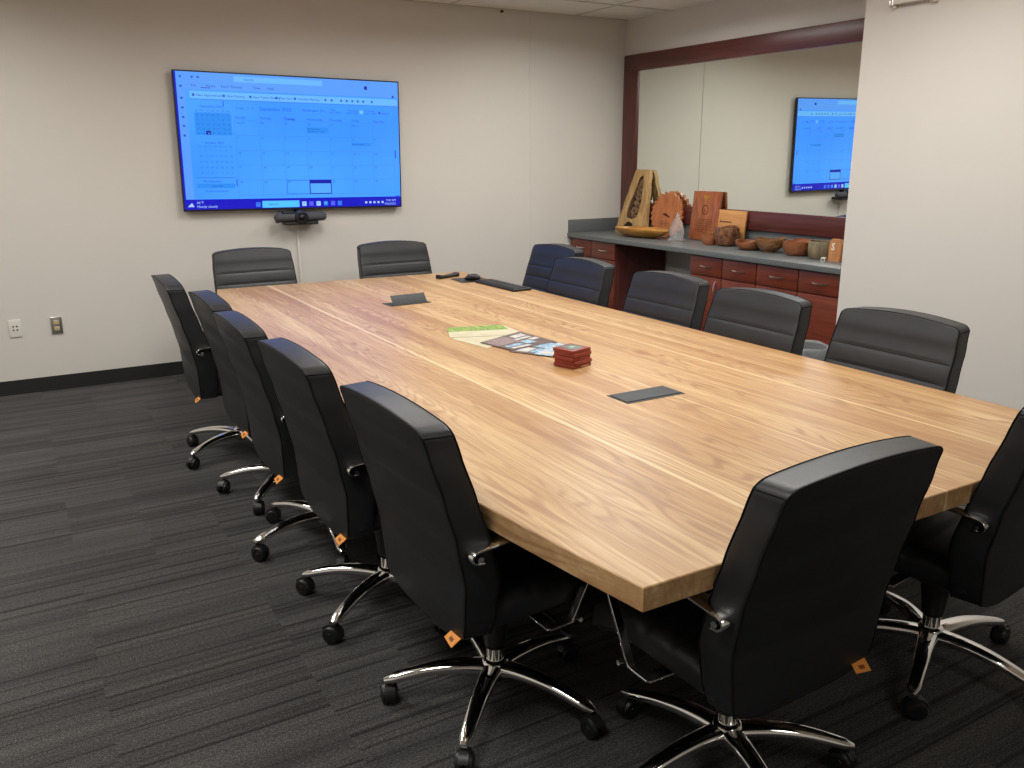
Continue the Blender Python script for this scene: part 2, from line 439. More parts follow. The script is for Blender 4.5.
# ------------------------------------------------------------------ office chair
PROF = [(.34, -.232), (.42, -.238), (.54, -.243), (.66, -.266), (.78, -.297), (.9, -.331), (1.0, -.360), (1.06, -.378)]
def interp(tab, z):
    if z <= tab[0][0]: return tab[0][1]
    for (a, va), (b, vb) in zip(tab, tab[1:]):
        if z <= b: 
            t = (z-a)/(b-a); t = t*t*(3-2*t)*.4+t*.6
            return va+(vb-va)*t
    return tab[-1][1]
THK = [(.34, .07), (.45, .09), (.56, .098), (.7, .088), (.85, .082), (1.0, .080)]
HW = [(.34, .225), (.38, .240), (.44, .254), (.54, .268), (.7, .275), (.85, .270), (.93, .262), (1.0, .256)]
GROOVES = (.83, .755, .68, .605, .53, .455)
def back_deform(x, y, z):
    # x in [-1,1] scaled .245, y in [-.5,.5] (rear..front), z in [0,1]
    u = x/.245
    arch = .020*(1-u*u) - .022*(1-math.sqrt(max(0, 1-min(1, max(0, (abs(u)-.88)/.12))**2)))
    zb = .352 + .03*max(0, abs(u)-.5)**2*4
    zt = .965+arch
    zz = zb + (zt-zb)*z
    w = interp(HW, zz)
    f = (y+.04)/.08
    rear = interp(PROF, zz); th = interp(THK, zz)
    yy = rear + th*f
    curve = .004*u*u                       # the back wraps round the sitter a little
    yy += curve
    if f > .9:                             # pillowed front between stitched channels
        dmin = min(abs(zz-g_) for g_ in GROOVES)
        edge = max(0, 1-abs(u)**6)
        if dmin < .012: yy -= .0035*edge*(1-dmin/.012)
        yy += .005*edge
    elif f < .1:
        yy -= .006*max(0, 1-u*u)*max(0, min(1, (zz-.37)/.1))*max(0, min(1, (zt-zz)/.05))
    return (u*(w-.002+.010*max(0, min(1, f))), yy, zz)
def chair_meshes():
    parts = {}
    mb = MB(); mb.rbox(.49, .08, 1.0, .009, (40, 4, 110), 3, c=(0, 0, .5), deform=back_deform)
    parts['backrest'] = mb.build('backrest', M['leather'], smooth=60)
    pp = MB()
    for yy in (-.0385, .0382):
        path = []
        W, r_ = .2437, .02
        for k in range(1, 24): path.append((-W, yy, k/24))
        for k in range(0, 41): path.append((-W*math.cos(PI*k/40), yy, 1.0))
        for k in range(23, 0, -1): path.append((W, yy, k/24))
        for k in range(0, 13): path.append((W-2*W*k/12, yy, 0.0))
        pts = []
        for (a, b, c_) in path:
            q = Vector(back_deform(a, b, max(.0025, min(.9975, c_))))
            pts.append(q)
        # soften the four corners
        ix = [i for i, (a, b, c_) in enumerate(path) if abs(abs(a)-W) < 1e-6 and c_ in (0.0, 1.0)]
        cen = Vector((0, pts[0].y, .68))
        
        pp.tube(pts, .0021, 6, closed=True)
    # short seams that run front to rear on the top corners
    for sx in (-1, 1):
        pp.tube([Vector(back_deform(sx*.2437, a, .9975)) for a in (-.0385, -.02, 0, .02, .038)], .0021, 6)
    for g_ in GROOVES:                       # stitched channels across the front
        z0 = (g_-.352)/(.965-.352)
        row = []
        for k in range(15):
            x_ = -.235+.47*k/14; u_ = x_/.245; zt_ = .965+.020*(1-u_*u_)-.022*(1-math.sqrt(max(0, 1-min(1, max(0, (abs(u_)-.88)/.12))**2))); zb_ = .352+.03*max(0, abs(u_)-.5)**2*4
            row.append(Vector(back_deform(x_, .04, (g_-zb_)/(zt_-zb_)))+Vector((0, .0004, 0)))
        pp.tube(row, .0018, 6)
    parts['piping'] = pp.build('piping', M['piping'], smooth=60)
    # seat
    def seat_def(x, y, z):
        zz = z
        if z > .43: zz += .018*(1-(x/.26)**2)*(1-((y-.04)/.27)**2)
        if y > .15: zz -= .12*((y-.15)/.13)**2*.35
        if z > .43:
            for g_ in (-.12, -.03, .06, .15):
                d = abs(y-g_)
                if d < .018: zz -= .008*(1-d/.018)
        k = 1+.02*math.sin((z-.38)/.1*PI)
        if z < .40: k *= .96
        return (x*k, y, zz)
    mb = MB(); mb.rbox(.50, .50, .105, .035, (14, 34, 3), 4, c=(0, .035, .4275), deform=seat_def)
    parts['seat'] = mb.build('seat', M['leather'], smooth=60)
    # mechanism and lift
    mb = MB(); mb.rbox(.20, .24, .045, .012, seg=2, c=(0, .03, .352)); mb.rbox(.16, .10, .03, .01, seg=2, c=(0, -.16, .36))
    mb.rbox(.10, .10, .05, .02, seg=3, c=(0, .01, .315))
    mb.tube([(.09, .05, .35), (.2, .06, .345), (.27, .06, .335)], .005, 8); mb.rbox(.05, .02, .01, .004, seg=2, c=(.285, .06, .334))
    mb.lathe([(0, .175), (.033, .175), (.040, .24), (.052, .31), (0, .31)], 20)
    parts['tilt_mechanism'] = mb.build('tilt_mechanism', M['plastic'], smooth=40)
    mb = MB(); mb.lathe([(.0, .09), (.026, .09), (.027, .180), (.014, .182), (.014, .31), (0, .31)], 24)
    parts['gas_lift'] = mb.build('gas_lift', M['chrome'], smooth=40)
    # star base
    mb = MB()
    mb.lathe([(0, .075), (.03, .075), (.043, .085), (.046, .11), (.040, .134), (.030, .142), (.0, .142)], 28)
    n_ = 16
    for k in range(5):
        a = 2*PI*k/5; R = Matrix.Rotation(a, 4, 'Z'); path, scl = [], []
        for j in range(15):
            s_ = j/14; rr = .02+.312*s_
            zc = .112 + .018*math.sin(min(1, s_*1.5)*PI*.5) - .050*s_**1.9
            path.append((rr, 0, zc)); 
            w = .031-.012*s_; h_ = .022-.010*s_
            if j == 14: w *= .55; h_ *= .6
            if j == 0: w *= 1.15
            scl.append((w, h_))
        shape = []
        for q in range(n_):
            an = 2*PI*q/n_; cx, cy = math.cos(an), math.sin(an)
            shape.append((math.copysign(abs(cx)**.75, cx), math.copysign(abs(cy)**.8, cy)))
        mb.sweep(path, shape, scales=scl, xf=R)
    parts['base'] = mb.build('base', M['chrome'], smooth=50)
    # caster
    mb = MB()
    RY = Matrix.Rotation(PI/2, 4, 'Y')
    for sx in (-.017, .017):
        mb.lathe([(0, -.011), (.018, -.011), (.028, -.009), (.0315, 0), (.028, .009), (.018, .012), (.012, .0105), (.011, .013), (0, .013)] if sx > 0 else
                 [(0, -.013), (.011, -.013), (.012, -.0105), (.018, -.012), (.028, -.009), (.0315, 0), (.028, .009), (.018, .011), (0, .011)], 22, 0,
                 Matrix.Translation((sx*.8, -.012, .0315)) @ RY)
    hood = []
    for j in range(9):
        an = math.radians(-20+ j*22); hood.append((0, -.012+.034*math.cos(an), .0315+.034*math.sin(an)))
    mb.sweep(hood, [(-.003, -.014), (.003, -.014), (.003, .014), (-.003, .014)], up=(1, 0, 0))
    mb.lathe([(0, .03), (.010, .03), (.011, .055), (.0085, .058), (.0085, .082), (0, .082)], 14)
    parts['caster'] = mb.build('caster', M['plastic'], smooth=40)
    # armrest: one bent chrome strip
    path = [(-.205, .618), (-.228, .622), (-.238, .636), (-.225, .650), (-.17, .655), (-.06, .662), (.06, .668), (.14, .672), (.185, .668), (.208, .655), (.212, .635), (.195, .595), (.153, .52), (.104, .43), (.078, .378), (.06, .366), (.0, .364)]
    sm = []
    P3 = [Vector((0, a, b)) for a, b in path]
    for i in range(len(P3)-1):
        p0 = P3[max(0, i-1)]; p1 = P3[i]; p2 = P3[i+1]; p3 = P3[min(len(P3)-1, i+2)]
        for t in (0, .33, .67):
            sm.append(.5*((2*p1)+(p2-p0)*t+(2*p0-5*p1+4*p2-p3)*t*t+(3*p1-p0-3*p2+p3)*t**3))
    sm.append(P3[-1])
    for nm, sx in (('armrest', 1), ('armrest_r', -1)):
        mb = MB()
        sh = [(-.024, -.002), (-.022, -.0035), (.022, -.0035), (.024, -.002), (.024, .002), (.022, .0035), (-.022, .0035), (-.024, .002)]
        loops = []
        for i, p in enumerate(sm):
            a = sm[max(0, i-1)]; b = sm[min(len(sm)-1, i+1)]; t = (b-a).normalized(); nn = Vector((0, -t.z, t.y))
            k_ = 1.0 if i < 30 else max(.5, 1-.1*(i-30))
            loops.append([p+Vector((u_*k_, 0, 0))+nn*v_ for u_, v_ in sh])
        mb.rings(loops, xf=Matrix.Translation((sx*.282, 0, 0)))
        mb.tube([(sx*.225, -.205, .630), (sx*.305, -.215, .630)], .008, 12)       # rear fixing bolt
        mb.rbox(.10, .035, .006, .002, seg=1, c=(sx*.235, .012, .361))            # bracket under the seat
        mb.tube([(sx*.300, .085, .378), (sx*.312, .085, .378)], .007, 10)
        parts[nm] = mb.build('armrest', M['chrome'], smooth=40)
    mb = MB(); xf = Matrix.Translation((.195, -.232, .376)) @ Matrix.Rotation(math.radians(-52), 4, 'X') @ Matrix.Rotation(.15, 4, 'Y')
    mb.box(-.025, .025, -.001, .001, -.028, .006, 0, xf); mb.box(-.008, .010, -.0018, -.001, -.020, -.010, 1, xf)
    parts['care_tag'] = mb.build('care_tag', [M['orange'], M['tagink']], smooth=None)
    parts['care_tag']['label'] = 'orange paper tag'
    return parts
proto = chair_meshes()
def place_chair(x, y, face, base_rot, label, group='black leather swivel chairs around the conference table', first=False, tagged=True, lift=0.0):
    """face: direction the sitter looks, degrees from +X"""
    rz = math.radians(face-90)
    t = thing('office_chair', label, 'chair', (x, y, 0), rz, group)
    def cp(o, parent):
        if first: c = o
        else:
            c = o.copy(); C.objects.link(c)
        c.parent = parent; return c
    b = cp(proto['backrest'], t); cp(proto['piping'], b)
    cp(proto['seat'], t); cp(proto['tilt_mechanism'], t); cp(proto['gas_lift'], t)
    cp(proto['armrest'], t); cp(proto['armrest_r'], t)
    if tagged: cp(proto['care_tag'], t)
    bs = cp(proto['base'], t); bs.rotation_euler = (0, 0, math.radians(base_rot)-rz)
    for c in t.children:
        if not c.name.startswith('gas_lift'): c.location.z = lift
    bs.location.z = 0
    rnd = random.Random(int(x*1000+y*77))
    for k in range(5):
        if first and k == 0: c = proto['caster']; c.parent = bs
        else:
            c = proto['caster'].copy(); C.objects.link(c); c.parent = bs
        a = 2*PI*k/5
        c.location = (.318*math.cos(a), .318*math.sin(a), 0); c.rotation_euler = (0, 0, rnd.uniform(0, 6.28))
    return t
place_chair(1.10, 1.99, 1.5, 10, 'black leather swivel chair on the left side of the table, nearest the camera', first=True, lift=.016)
place_chair(1.054, 2.71, 1, 141, 'black leather swivel chair second from the camera along the left side', lift=.016)
place_chair(1.034, 3.35, 0, 190, 'black leather swivel chair in the middle of the left-hand row', lift=.016)
place_chair(1.056, 3.98, 0, 227, 'black leather swivel chair on the left side, fourth from the camera', lift=.016)
place_chair(.992, 4.68, -1, 206, 'black leather swivel chair at the far end of the left-hand row', lift=.016)
place_chair(1.487, 1.415, 92, 109, 'large black leather swivel chair at the near end, seen from behind, whole back visible', lift=.0)
place_chair(2.385, 1.435, 97, 63, 'black leather swivel chair at the near end, cut off by the photo edge', lift=.01)
place_chair(1.475, 5.83, 270, 30, 'black leather chair at the far table end, under the television\'s left half', lift=-.012)
place_chair(2.505, 5.77, 270, 60, 'black leather chair at the far table end, under the television\'s right edge', lift=-.014)
place_chair(3.04, 5.06, 180, 20, 'black leather chair on the right side nearest the far wall, behind the keyboard')
place_chair(2.745, 4.32, 180, 40, 'black leather chair on the right side, overlapping the chair behind the keyboard', lift=-.006)
place_chair(2.745, 3.52, 180, 10, 'black leather chair in the middle of the right side, before the counter knee space', lift=-.004)
place_chair(2.71, 2.83, 180, 55, 'black leather chair on the right side just left of the wastebasket', lift=-.006)
place_chair(2.765, 2.13, 180, 33, 'black leather chair on the right side nearest the camera, against the bare white wall', lift=-.004)

# ------------------------------------------------------------------ television
tv = thing('television', 'large wall-mounted flat television showing a blue calendar on the far wall', 'television', (2.003, 6.65, 1.684))
tv.rotation_euler = (PI/2, .013, 0)      # local x right, y up, z towards the room
W2, H2 = .850, .487
b = MB(); b.rbox(2*W2, 2*H2, .03, .004, seg=2, c=(0, 0, -.0155))
b.rbox(1.2, .62, .035, .01, seg=2, c=(0, -.02, -.041)) 
b.build('housing', M['bezel'], tv)
b = MB()
for x0, x1, y0, y1 in ((-W2, W2, H2-.009, H2), (-W2, W2, -H2, -H2+.013), (-W2, -W2+.008, -H2, H2), (W2-.008, W2, -H2, H2)):
    b.box(x0, x1, y0, y1, -.002, .0035)
b.build('bezel', M['bezel'], tv, smooth=None)
S = 1.0
sm_, nts, bs_ = new_mat('screen_backlight')
bs_.inputs['Base Color'].default_value = (0, 0, 0, 1); bs_.inputs['Roughness'].default_value = .25
nn_ = noise(nts, coords(nts, (.7, 1.1, 1)), 1.2, 1)
nts.links.new(ramp(nts, nn_, [(.3, (.034,.275,1.3,1)), (.7, (.062,.36,1.4,1))]), bs_.inputs['Emission Color'])
bs_.inputs['Emission Strength'].default_value = S*1.05
MB().box(-W2+.007, W2-.007, -H2+.011, H2-.008, 0, .0012).build('screen', sm_, tv, smooth=None)
E_deep = emis('screen_deep_blue', lin(12,14,196), S); E_title = emis('screen_title_blue', lin(88,158,255), S)
E_rib = emis('screen_ribbon', lin(104,184,255), S); E_cyan = emis('screen_cyan', lin(42,142,244), S)
E_txt = emis('screen_text', lin(30,84,200), S); E_line = emis('screen_line', lin(66,138,236), S*.9)
E_pale = emis('screen_pale', lin(112,192,255), S); E_navy = emis('screen_navy', lin(14,28,170), S)
z1, z2, z3 = .0014, .0018, .0022
def rect(mb, x0, x1, y0, y1, z=z1, mat=0): mb.add([(x0, y0, z), (x1, y0, z), (x1, y1, z), (x0, y1, z)], [(0, 1, 2, 3)], mat)
a = MB(); rect(a, -W2+.007, W2-.007, -H2+.012, -.402); rect(a, -W2+.008, -.829, -.402, H2-.01)
rect(a, .80, .835, -.40, -.395)
tb = a.build('taskbar', E_deep, tv, smooth=None)
a = MB(); rect(a, -.284, .0, -.470, -.420, z2, 0)
for i_, xx in enumerate((-.314, .039, .095, .152, .211, .269, .325)):
    s_ = .017; rect(a, xx-s_, xx+s_, -.446-s_, -.446+s_, z2, (1, 2, 3, 2, 1, 3, 1)[i_] if i_ else 1)
    if i_: rect(a, xx-s_*.5, xx+s_*.4, -.446-s_*.3, -.446+s_*.6, z3, 0 if i_ in (1, 3, 4) else 1)
for xx in (.545, .58, .615, .65, .685): rect(a, xx-.009, xx+.009, -.453, -.437, z2, 2)
a.text('66°F', .026, -.757, -.433, z2, mat=2); a.text('Mostly cloudy', .026, -.757, -.462, z2, mat=2)
a.add([(-.822, -.455, z2), (-.775, -.455, z2), (-.79, -.425, z2)], [(0, 1, 2)], 2)
a.text('Search', .026, -.235, -.453, z3, mat=4)
a.text('9:40 AM', .024, .80, -.439, z2, 'RIGHT', 2); a.text('9/26/2023', .024, .80, -.467, z2, 'RIGHT', 2)
a.build('taskbar_icons', [emis('pill', lin(78,190,250), 1.1*S), emis('icon_blue', lin(50,120,240), S), emis('icon_white', lin(170,205,255), S), emis('icon_violet', lin(90,90,250), S), E_txt], tb, smooth=None)
a = MB(); rect(a, -.829, W2-.008, .36, H2-.009, z1, 0); rect(a, -.829, -.77, -.40, .36, z1, 0)
rect(a, -.432, .224, .424, .462, z2, 1)
a.text('Search', .026, -.36, .434, z3, mat=2)
for xx in (-.80, -.72, -.68): rect(a, xx-.007, xx+.007, .437, .451, z2, 2)
tx = -.73
for w_ in ('File', 'Home', 'Send / Receive', 'View', 'Help'):
    a.text(w_, .026, tx, .380, z2, mat=2); tx += .018*len(w_)*.72+.05
rect(a, -.665, -.60, .372, .376, z2, 3)
rect(a, .56, .585, .413, .438, z3, 3); rect(a, .79, .805, .36, .375, z3, 3)
for yy in (.38, .30, .235, .17, .11, .045): rect(a, -.808, -.792, yy-.007, yy+.007, z3, 2)
a.build('title_bar', [E_title, E_rib, E_txt, E_navy], tv, smooth=None)
a = MB(); rect(a, -.745, .834, .300, .350, z2, 0); rect(a, -.745, .834, .293, .298, z2, 2)
xs_ = [(-.70, 'New Appointment'), (-.49, 'New Meeting'), (-.30, 'New Teams Meeting'), (-.11, 'Meet Now'), (.03, 'Schedule Meeting')]
for xx, w_ in xs_:
    rect(a, xx-.028, xx-.012, .316, .333, z3, 1); a.text(w_, .0235, xx, .316, z3, mat=1)
for xx in (.245, .295, .37, .415, .46, .505, .55, .62): rect(a, xx-.007, xx+.007, .316, .332, z3, 1)
a.build('ribbon', [E_rib, E_txt, E_line], tv, smooth=None)
a = MB()                                                     # the month grid
cx = [-.446+.1775*k for k in range(8)]; ry = [.160, .053, -.054, -.157, -.264, -.375]
for xx in cx: rect(a, xx-.0012, xx+.0012, -.385, .195, z2, 0)
for yy in ry: rect(a, cx[0], cx[-1], yy-.0012, yy+.0012, z2, 0)
for k, d in enumerate(('Sunday', 'Monday', 'Tuesday', 'Wednesday', 'Thursday', 'Friday', 'Saturday')):
    a.text(d, .026, cx[k]+.008, .170, z2, mat=1, bold=.0008 if k == 2 else 0)
day = ['Aug 27', '28', '29', '30', '31', 'Sep 1', '2']+[str(i) for i in range(3, 31)]
for r_ in range(5):
    for k in range(7): a.text(day[r_*7+k], .022, cx[k]+.010, ry[r_]-.024, z2, mat=1)
rect(a, .088, .255, .078, .122, z3, 2); a.text('Staff meeting', .018, .094, .105, z3+.0004, mat=1); a.text('Conference room', .018, .094, .086, z3+.0004, mat=1)
rect(a, .440, .605, -.010, .014, z3, 2); a.text('Board review', .018, .446, -.004, z3+.0004, mat=1)
rect(a, cx[3]+.002, cx[4], -.373, -.266, z3, 4); rect(a, cx[3]+.008, cx[4]-.006, -.367, -.294, z3+.0003, 5); 
for x0, x1, y0, y1 in ((cx[2]+.004, cx[3], -.371, -.368), (cx[2]+.004, cx[3], -.272, -.269), (cx[2]+.004, cx[2]+.007, -.371, -.27)): rect(a, x0, x1, y0, y1, z3, 1)
a.text('September 2023', .036, -.262, .232, z2, mat=1); a.text('Today', .024, -.432, .236, z2, mat=1)
for xx in (-.35, -.32): a.text('<' if xx < -.33 else '>', .024, xx, .236, z2, mat=1)
a.text('Washington, D.C.', .026, .06, .236, z2, mat=1)
for xx, d in ((.27, 'Today'), (.415, 'Tomorrow'), (.565, 'Thursday')): a.text(d, .02, xx, .248, z2, mat=1); a.text('66°F / 58°F', .02, xx, .228, z2, mat=1)
rect(a, .515, .545, .232, .258, z2, 3); a.text('Search', .024, .70, .234, z2, mat=1); rect(a, .672, .690, .234, .252, z2, 1)
rect(a, .803, .813, -.10, -.04, z2, 1)
a.build('month_view', [E_line, E_txt, E_cyan, E_pale, E_navy, emis('screen_cell', lin(84,172,255), S)], tv, smooth=None)
a = MB()                                                     # the two small months
a.text('September 2023', .024, -.60, .241, z2, 'CENTER', 1); a.text('October 2023', .024, -.60, -.010, z2, 'CENTER', 1)
rect(a, -.724, -.468, .052, .206, z2, 0); rect(a, -.652, -.618, .052, .080, z3, 2)
for r_ in range(5):
    for k in range(7):
        n1 = r_*7+k-4; n1 = n1 if n1 > 0 else n1+31
        a.text(str(n1), .018, -.706+.0365*k, .182-.0315*r_, z3+.0004, 'CENTER', 3 if (r_ == 4 and k == 2) else 1)
        a.text(str(r_*7+k+1 if r_*7+k < 31 else r_*7+k-30), .018, -.700+.0355*k, -.062-.040*r_, z2, 'CENTER', 1)
for k, d in enumerate(('SU', 'MO', 'TU', 'WE', 'TH', 'FR', 'SA')):
    a.text(d, .016, -.706+.0365*k, .213, z2, 'CENTER', 1); a.text(d, .016, -.700+.0355*k, -.034, z2, 'CENTER', 1)
rect(a, -.745, -.468, -.249, -.246, z2, 1); rect(a, -.747, -.472, -.322, -.290, z2, 0)
a.text('My Calendars', .024, -.70, -.281, z2, mat=1); a.text('Calendar', .022, -.64, -.314, z3, mat=1); a.text('Conference Room', .022, -.69, -.350, z2, mat=1)
rect(a, -.463, -.457, -.31, -.26, z2, 2); rect(a, -.52, -.514, .25, .29, z2, 1)
a.build('mini_calendars', [E_cyan, E_txt, E_navy, E_pale], tv, smooth=None)
MB().box(-.45, .45, -.25, .25, -.058, -.05).build('wall_bracket', M['bezel'], tv, smooth=None)

# conference camera bar below the television
vc = thing('video_bar', 'grey conference camera bar with a round lens below the television', 'camera', (1.985, 6.60, 1.14))
vc.rotation_euler = (PI/2, 0, 0)
RZ = Matrix.Identity(4)
a = MB(); a.rbox(.41, .066, .06, .032, (6, 1, 1), 5, c=(0, 0, -.0)); a.build('speaker_bar', M['grey'], vc, smooth=60)
a = MB(); a.lathe([(0, -.02), (.052, -.02), (.052, .030), (.047, .038), (.040, .040), (.038, .034), (.0, .034)], 32); a.build('camera_ring', M['plastic'], vc)
a = MB(); a.lathe([(0, .034), (.026, .034), (.024, .045), (.014, .051), (0, .053)], 28, xf=Matrix.Translation((0, 0, 0))); a.build('lens', M['lens'], vc, smooth=70)
a = MB(); a.rbox(.26, .022, .10, .006, seg=2, c=(0, -.045, -.02)); a.rbox(.10, .022, .11, .006, seg=2, c=(.09, -.036, -.06)); a.box(-.02, .02, -.06, .10, -.108, -.075)
a.rbox(.09, .014, .07, .005, seg=2, c=(-.09, .038, -.02)); a.build('mounting_shelf', M['plastic'], vc)
tag(MB().tube([(1.826, 6.63, 1.215), (1.824, 6.60, 1.19), (1.80, 6.60, 1.165), (1.793, 6.605, 1.13), (1.80, 6.63, 1.105), (1.83, 6.66, 1.10)], .003, 8).build('camera_cable', M['plastic']), 'thin black cable looping at the left end of the camera bar', 'cable')
a = MB(); a.rbox(.022, .016, .95, .004, seg=2, c=(1.985, FAR-.008, .57)); 
rc = tag(a.build('cable_raceway', M['wall']), 'narrow white vertical cable cover on the wall below the television', 'cable cover')

# outlets
o = thing('wall_outlet', 'white wall outlet plate with four round holes near the left edge', 'wall outlet', (-.021, FAR, .461)); o.rotation_euler = (PI/2, 0, 0)
MB().rbox(.075, .12, .008, .003, seg=2, c=(0, 0, .004)).build('cover_plate', M['white'], o)
a = MB()
for sx in (-.011, .011):
    for sy in (-.010, .014): a.lathe([(0, .0), (.0055, 0), (.0055, .0095), (0, .0095)], 12, xf=Matrix.Translation((sx, sy, 0)))
a.build('jacks', M['slot'], o)
o = thing('wall_outlet', 'metal duplex outlet with steel cover plate, right of the white one', 'wall outlet', (.231, FAR, .459)); o.rotation_euler = (PI/2, 0, 0)
MB().rbox(.072, .118, .012, .003, seg=2, c=(0, 0, .006)).build('cover_plate', M['steel'], o)
for sy in (-.021, .021):
    a = MB(); a.rbox(.034, .028, .004, .0018, seg=1, c=(0, sy, .0135))
    for sx in (-.007, .007): a.box(sx-.0012, sx+.0012, sy-.004, sy+.005, .0155, .0162, 1)
    a.build('receptacle', [M['brass'], M['slot']], o)
tag(MB().rbox(.02, .03, .02, .006, seg=2, c=(3.84, FAR-.01, 2.752)).build('wall_hook', M['plastic']), 'tiny dark hook at the top of the far wall by the ceiling', 'hook')

# fixture at the top of the right wall
fx = thing('wall_fixture', 'pale wall-mounted fixture with two end brackets high on the right wall', 'wall fixture', (RIGHT, 3.29, 2.39))
a = MB(); a.rbox(.035, .25, .16, .008, seg=2, c=(-.03, 0, .09)); a.build('body', M['white'], fx)
for sy in (-.125, .125):
    a = MB(); a.rbox(.05, .035, .05, .014, seg=3, c=(-.025, sy, .02)); a.build('end_bracket', M['steel'], fx)

# ------------------------------------------------------------------ mirror
mr = thing('wall_mirror', 'large wall mirror in a dark cherry wood frame above the counter', 'mirror', (ALC, 5.17, 1.735))
y0, y1 = ALC_END+.002, 6.665; zb, zt = 1.01, 2.46
a = MB(); a.box(-.028, -.001, y0-5.17, y1-.10-5.17, zb+.10-1.735, zt-.10-1.735); a.build('glass', M['mirror'], mr, smooth=None)
def bar(x0, x1, ya, yb, za, zb_, mat, nm='frame_rail'):
    a = MB(); a.rbox(x1-x0, yb-ya, zb_-za, .003, seg=1, c=((x0+x1)/2, (ya+yb)/2-5.17, (za+zb_)/2-1.735)); return a.build(nm, mat, mr, smooth=30)
bar(-.045, -.001, y0, y1, 2.318, zt, M['cherryh']); bar(-.045, -.001, y0, y1, zb, 1.158, M['cherryh'])
bar(-.0455, -.001, 6.47, y1, 1.158, 2.318, M['cherryv'], 'frame_stile')

# ------------------------------------------------------------------ counter and cabinets
cnt = thing('countertop', 'long dark grey laminate countertop beneath the mirror', 'countertop', (4.84, 5.17, .85))
a = MB(); a.rbox(.615, 6.73-3.625, .04, .004, seg=2, c=(.0, (6.73+3.625)/2-5.17, .02)); a.build('slab', M['counter'], cnt)
a = MB(); a.rbox(.02, 6.71-3.625, .118, .003, seg=1, c=(.299, (6.71+3.625)/2-5.17, .099)); a.rbox(.60, .02, .118, .003, seg=1, c=(-.0, 6.721-5.17, .099))
a.build('backsplash', M['counter'], cnt)
def handle(parent, y, z, vertical=False, x=-.001):
    a = MB(); n = 9; pts = []
    for k in range(n):
        t = k/(n-1); s_ = (t-.5)*.125; b_ = -.026*math.sin(PI*t)**.6
        pts.append((x+b_, y, z+s_) if vertical else (x+b_, y+s_, z))
    a.sweep(pts, [(-.004, -.002), (.004, -.002), (.004, .002), (-.004, .002)], up=(1, 0, 0))
    return a.build('handle', M['steel'], parent)
def cabinet(label, ya, yb, bays, doors):
    y_ = (ya+yb)/2
    c = thing('cabinet', label, 'cabinet', (4.56, y_, 0), 0, 'cherry base cabinets under the counter')
    a = MB(); a.box(.02, .565, ya-y_, yb-y_, .1, .848); a.build('body', M['cherryv'], c, smooth=None)
    MB().box(.07, .56, ya-y_+.001, yb-y_-.001, 0, .1).build('toe_kick', M['dark'], c, smooth=None)
    for (p, q) in bays:
        a = MB(); a.rbox(.02, q-p-.005, .143, .0015, seg=1, c=(.01, (p+q)/2-y_, .848-.077)); d = a.build('drawer', M['cherry'], c)
        handle(d, (p+q)/2-y_, .772)
    for (p, q, hy) in doors:
        a = MB(); a.rbox(.02, q-p-.005, .585, .0015, seg=1, c=(.01, (p+q)/2-y_, .40)); d = a.build('door', M['cherry'], c)
        if hy is not None: handle(d, hy-y_, .61, True)
    return c
cabinet('cherry cabinet with two drawers at the far end of the counter', 6.015, 6.70, [(6.372, 6.69), (6.015, 6.367)], [(6.372, 6.69, 6.41), (6.015, 6.367, 6.33)])
cabinet('narrow cherry cabinet bordering the knee space, door handle peeking above a chair', 4.705, 5.05, [(4.705, 5.05)], [(4.705, 5.05, 4.755)])
cabinet('cherry cabinet with two drawers in the middle of the long run', 3.985, 4.70, [(4.363, 4.70), (3.985, 4.358)], [(4.363, 4.70, None), (3.985, 4.358, None)])
cabinet('cherry cabinet with one drawer, against the white wall behind the wastebasket', 3.625, 3.98, [(3.625, 3.98)], [(3.625, 3.98, None)])

# wastebasket
wb = thing('wastebasket', 'grey wastebasket with a clear plastic liner on the floor by the cabinet', 'wastebasket', (4.345, 3.70, 0))
a = MB(); a.lathe([(0, 0), (.105, 0), (.11, .01), (.142, .385), (.148, .39), (.148, .398), (.138, .398), (.105, .02), (0, .02)], 32); a.build('bin', simple('grey_bin', lin(112,114,116), .5), wb)
lm, lnt, lb = new_mat('clear_liner'); lb.inputs['Base Color'].default_value = lin(170,176,178); lb.inputs['Roughness'].default_value = .22
lb.inputs['Alpha'].default_value = .48
a = MB(); loops = []
rr_ = random.Random(3)
ph = [rr_.uniform(0, 6.28) for _ in range(8)]
for (r0, z0, amp) in ((.134, .33, .002), (.140, .39, .004), (.150, .408, .006), (.156, .402, .006), (.157, .37, .007), (.156, .33, .009), (.154, .29, .011), (.153, .262, .012)):
    l_ = []
    for k in range(64):
        an = 2*PI*k/64; w_ = sum(math.sin(an*(3+2*j)+ph[j]+z0*9*j) for j in range(6))/3
        l_.append(((r0+amp*w_)*math.cos(an), (r0+amp*w_)*math.sin(an), z0+amp*.8*math.sin(an*5+ph[6])))
    loops.append(l_)
a.rings(loops, caps=False); a.build('liner', lm, wb, smooth=50)

# ------------------------------------------------------------------ awards and bowls on the counter
CT = .89
def lean(x, y, z, rz=0, tilt=0): return Matrix.Translation((x, y, z)) @ Matrix.Rotation(rz, 4, 'Z') @ Matrix.Rotation(tilt, 4, 'X')
live = grain_mat('live_edge_maple', lin(146,108,64), lin(200,164,110), (30, 30, 5), .45)
bark = grain_mat('burl_hollow', lin(52,36,24), lin(146,112,76), (60, 60, 25), .8)
redw = grain_mat('cherry_plaque', lin(150,84,46), lin(186,116,68), (45, 45, 3), .35)
redd = grain_mat('walnut_stripe_plaque', lin(112,58,34), lin(174,100,58), (50, 50, 2), .28)
palew = grain_mat('oak_plaque', lin(176,120,66), lin(204,150,92), (50, 3, 50), .4)
ink = simple('engraving', lin(70,34,18), .6); gold = simple('gilt_seal', lin(190,140,60), .35, .6)
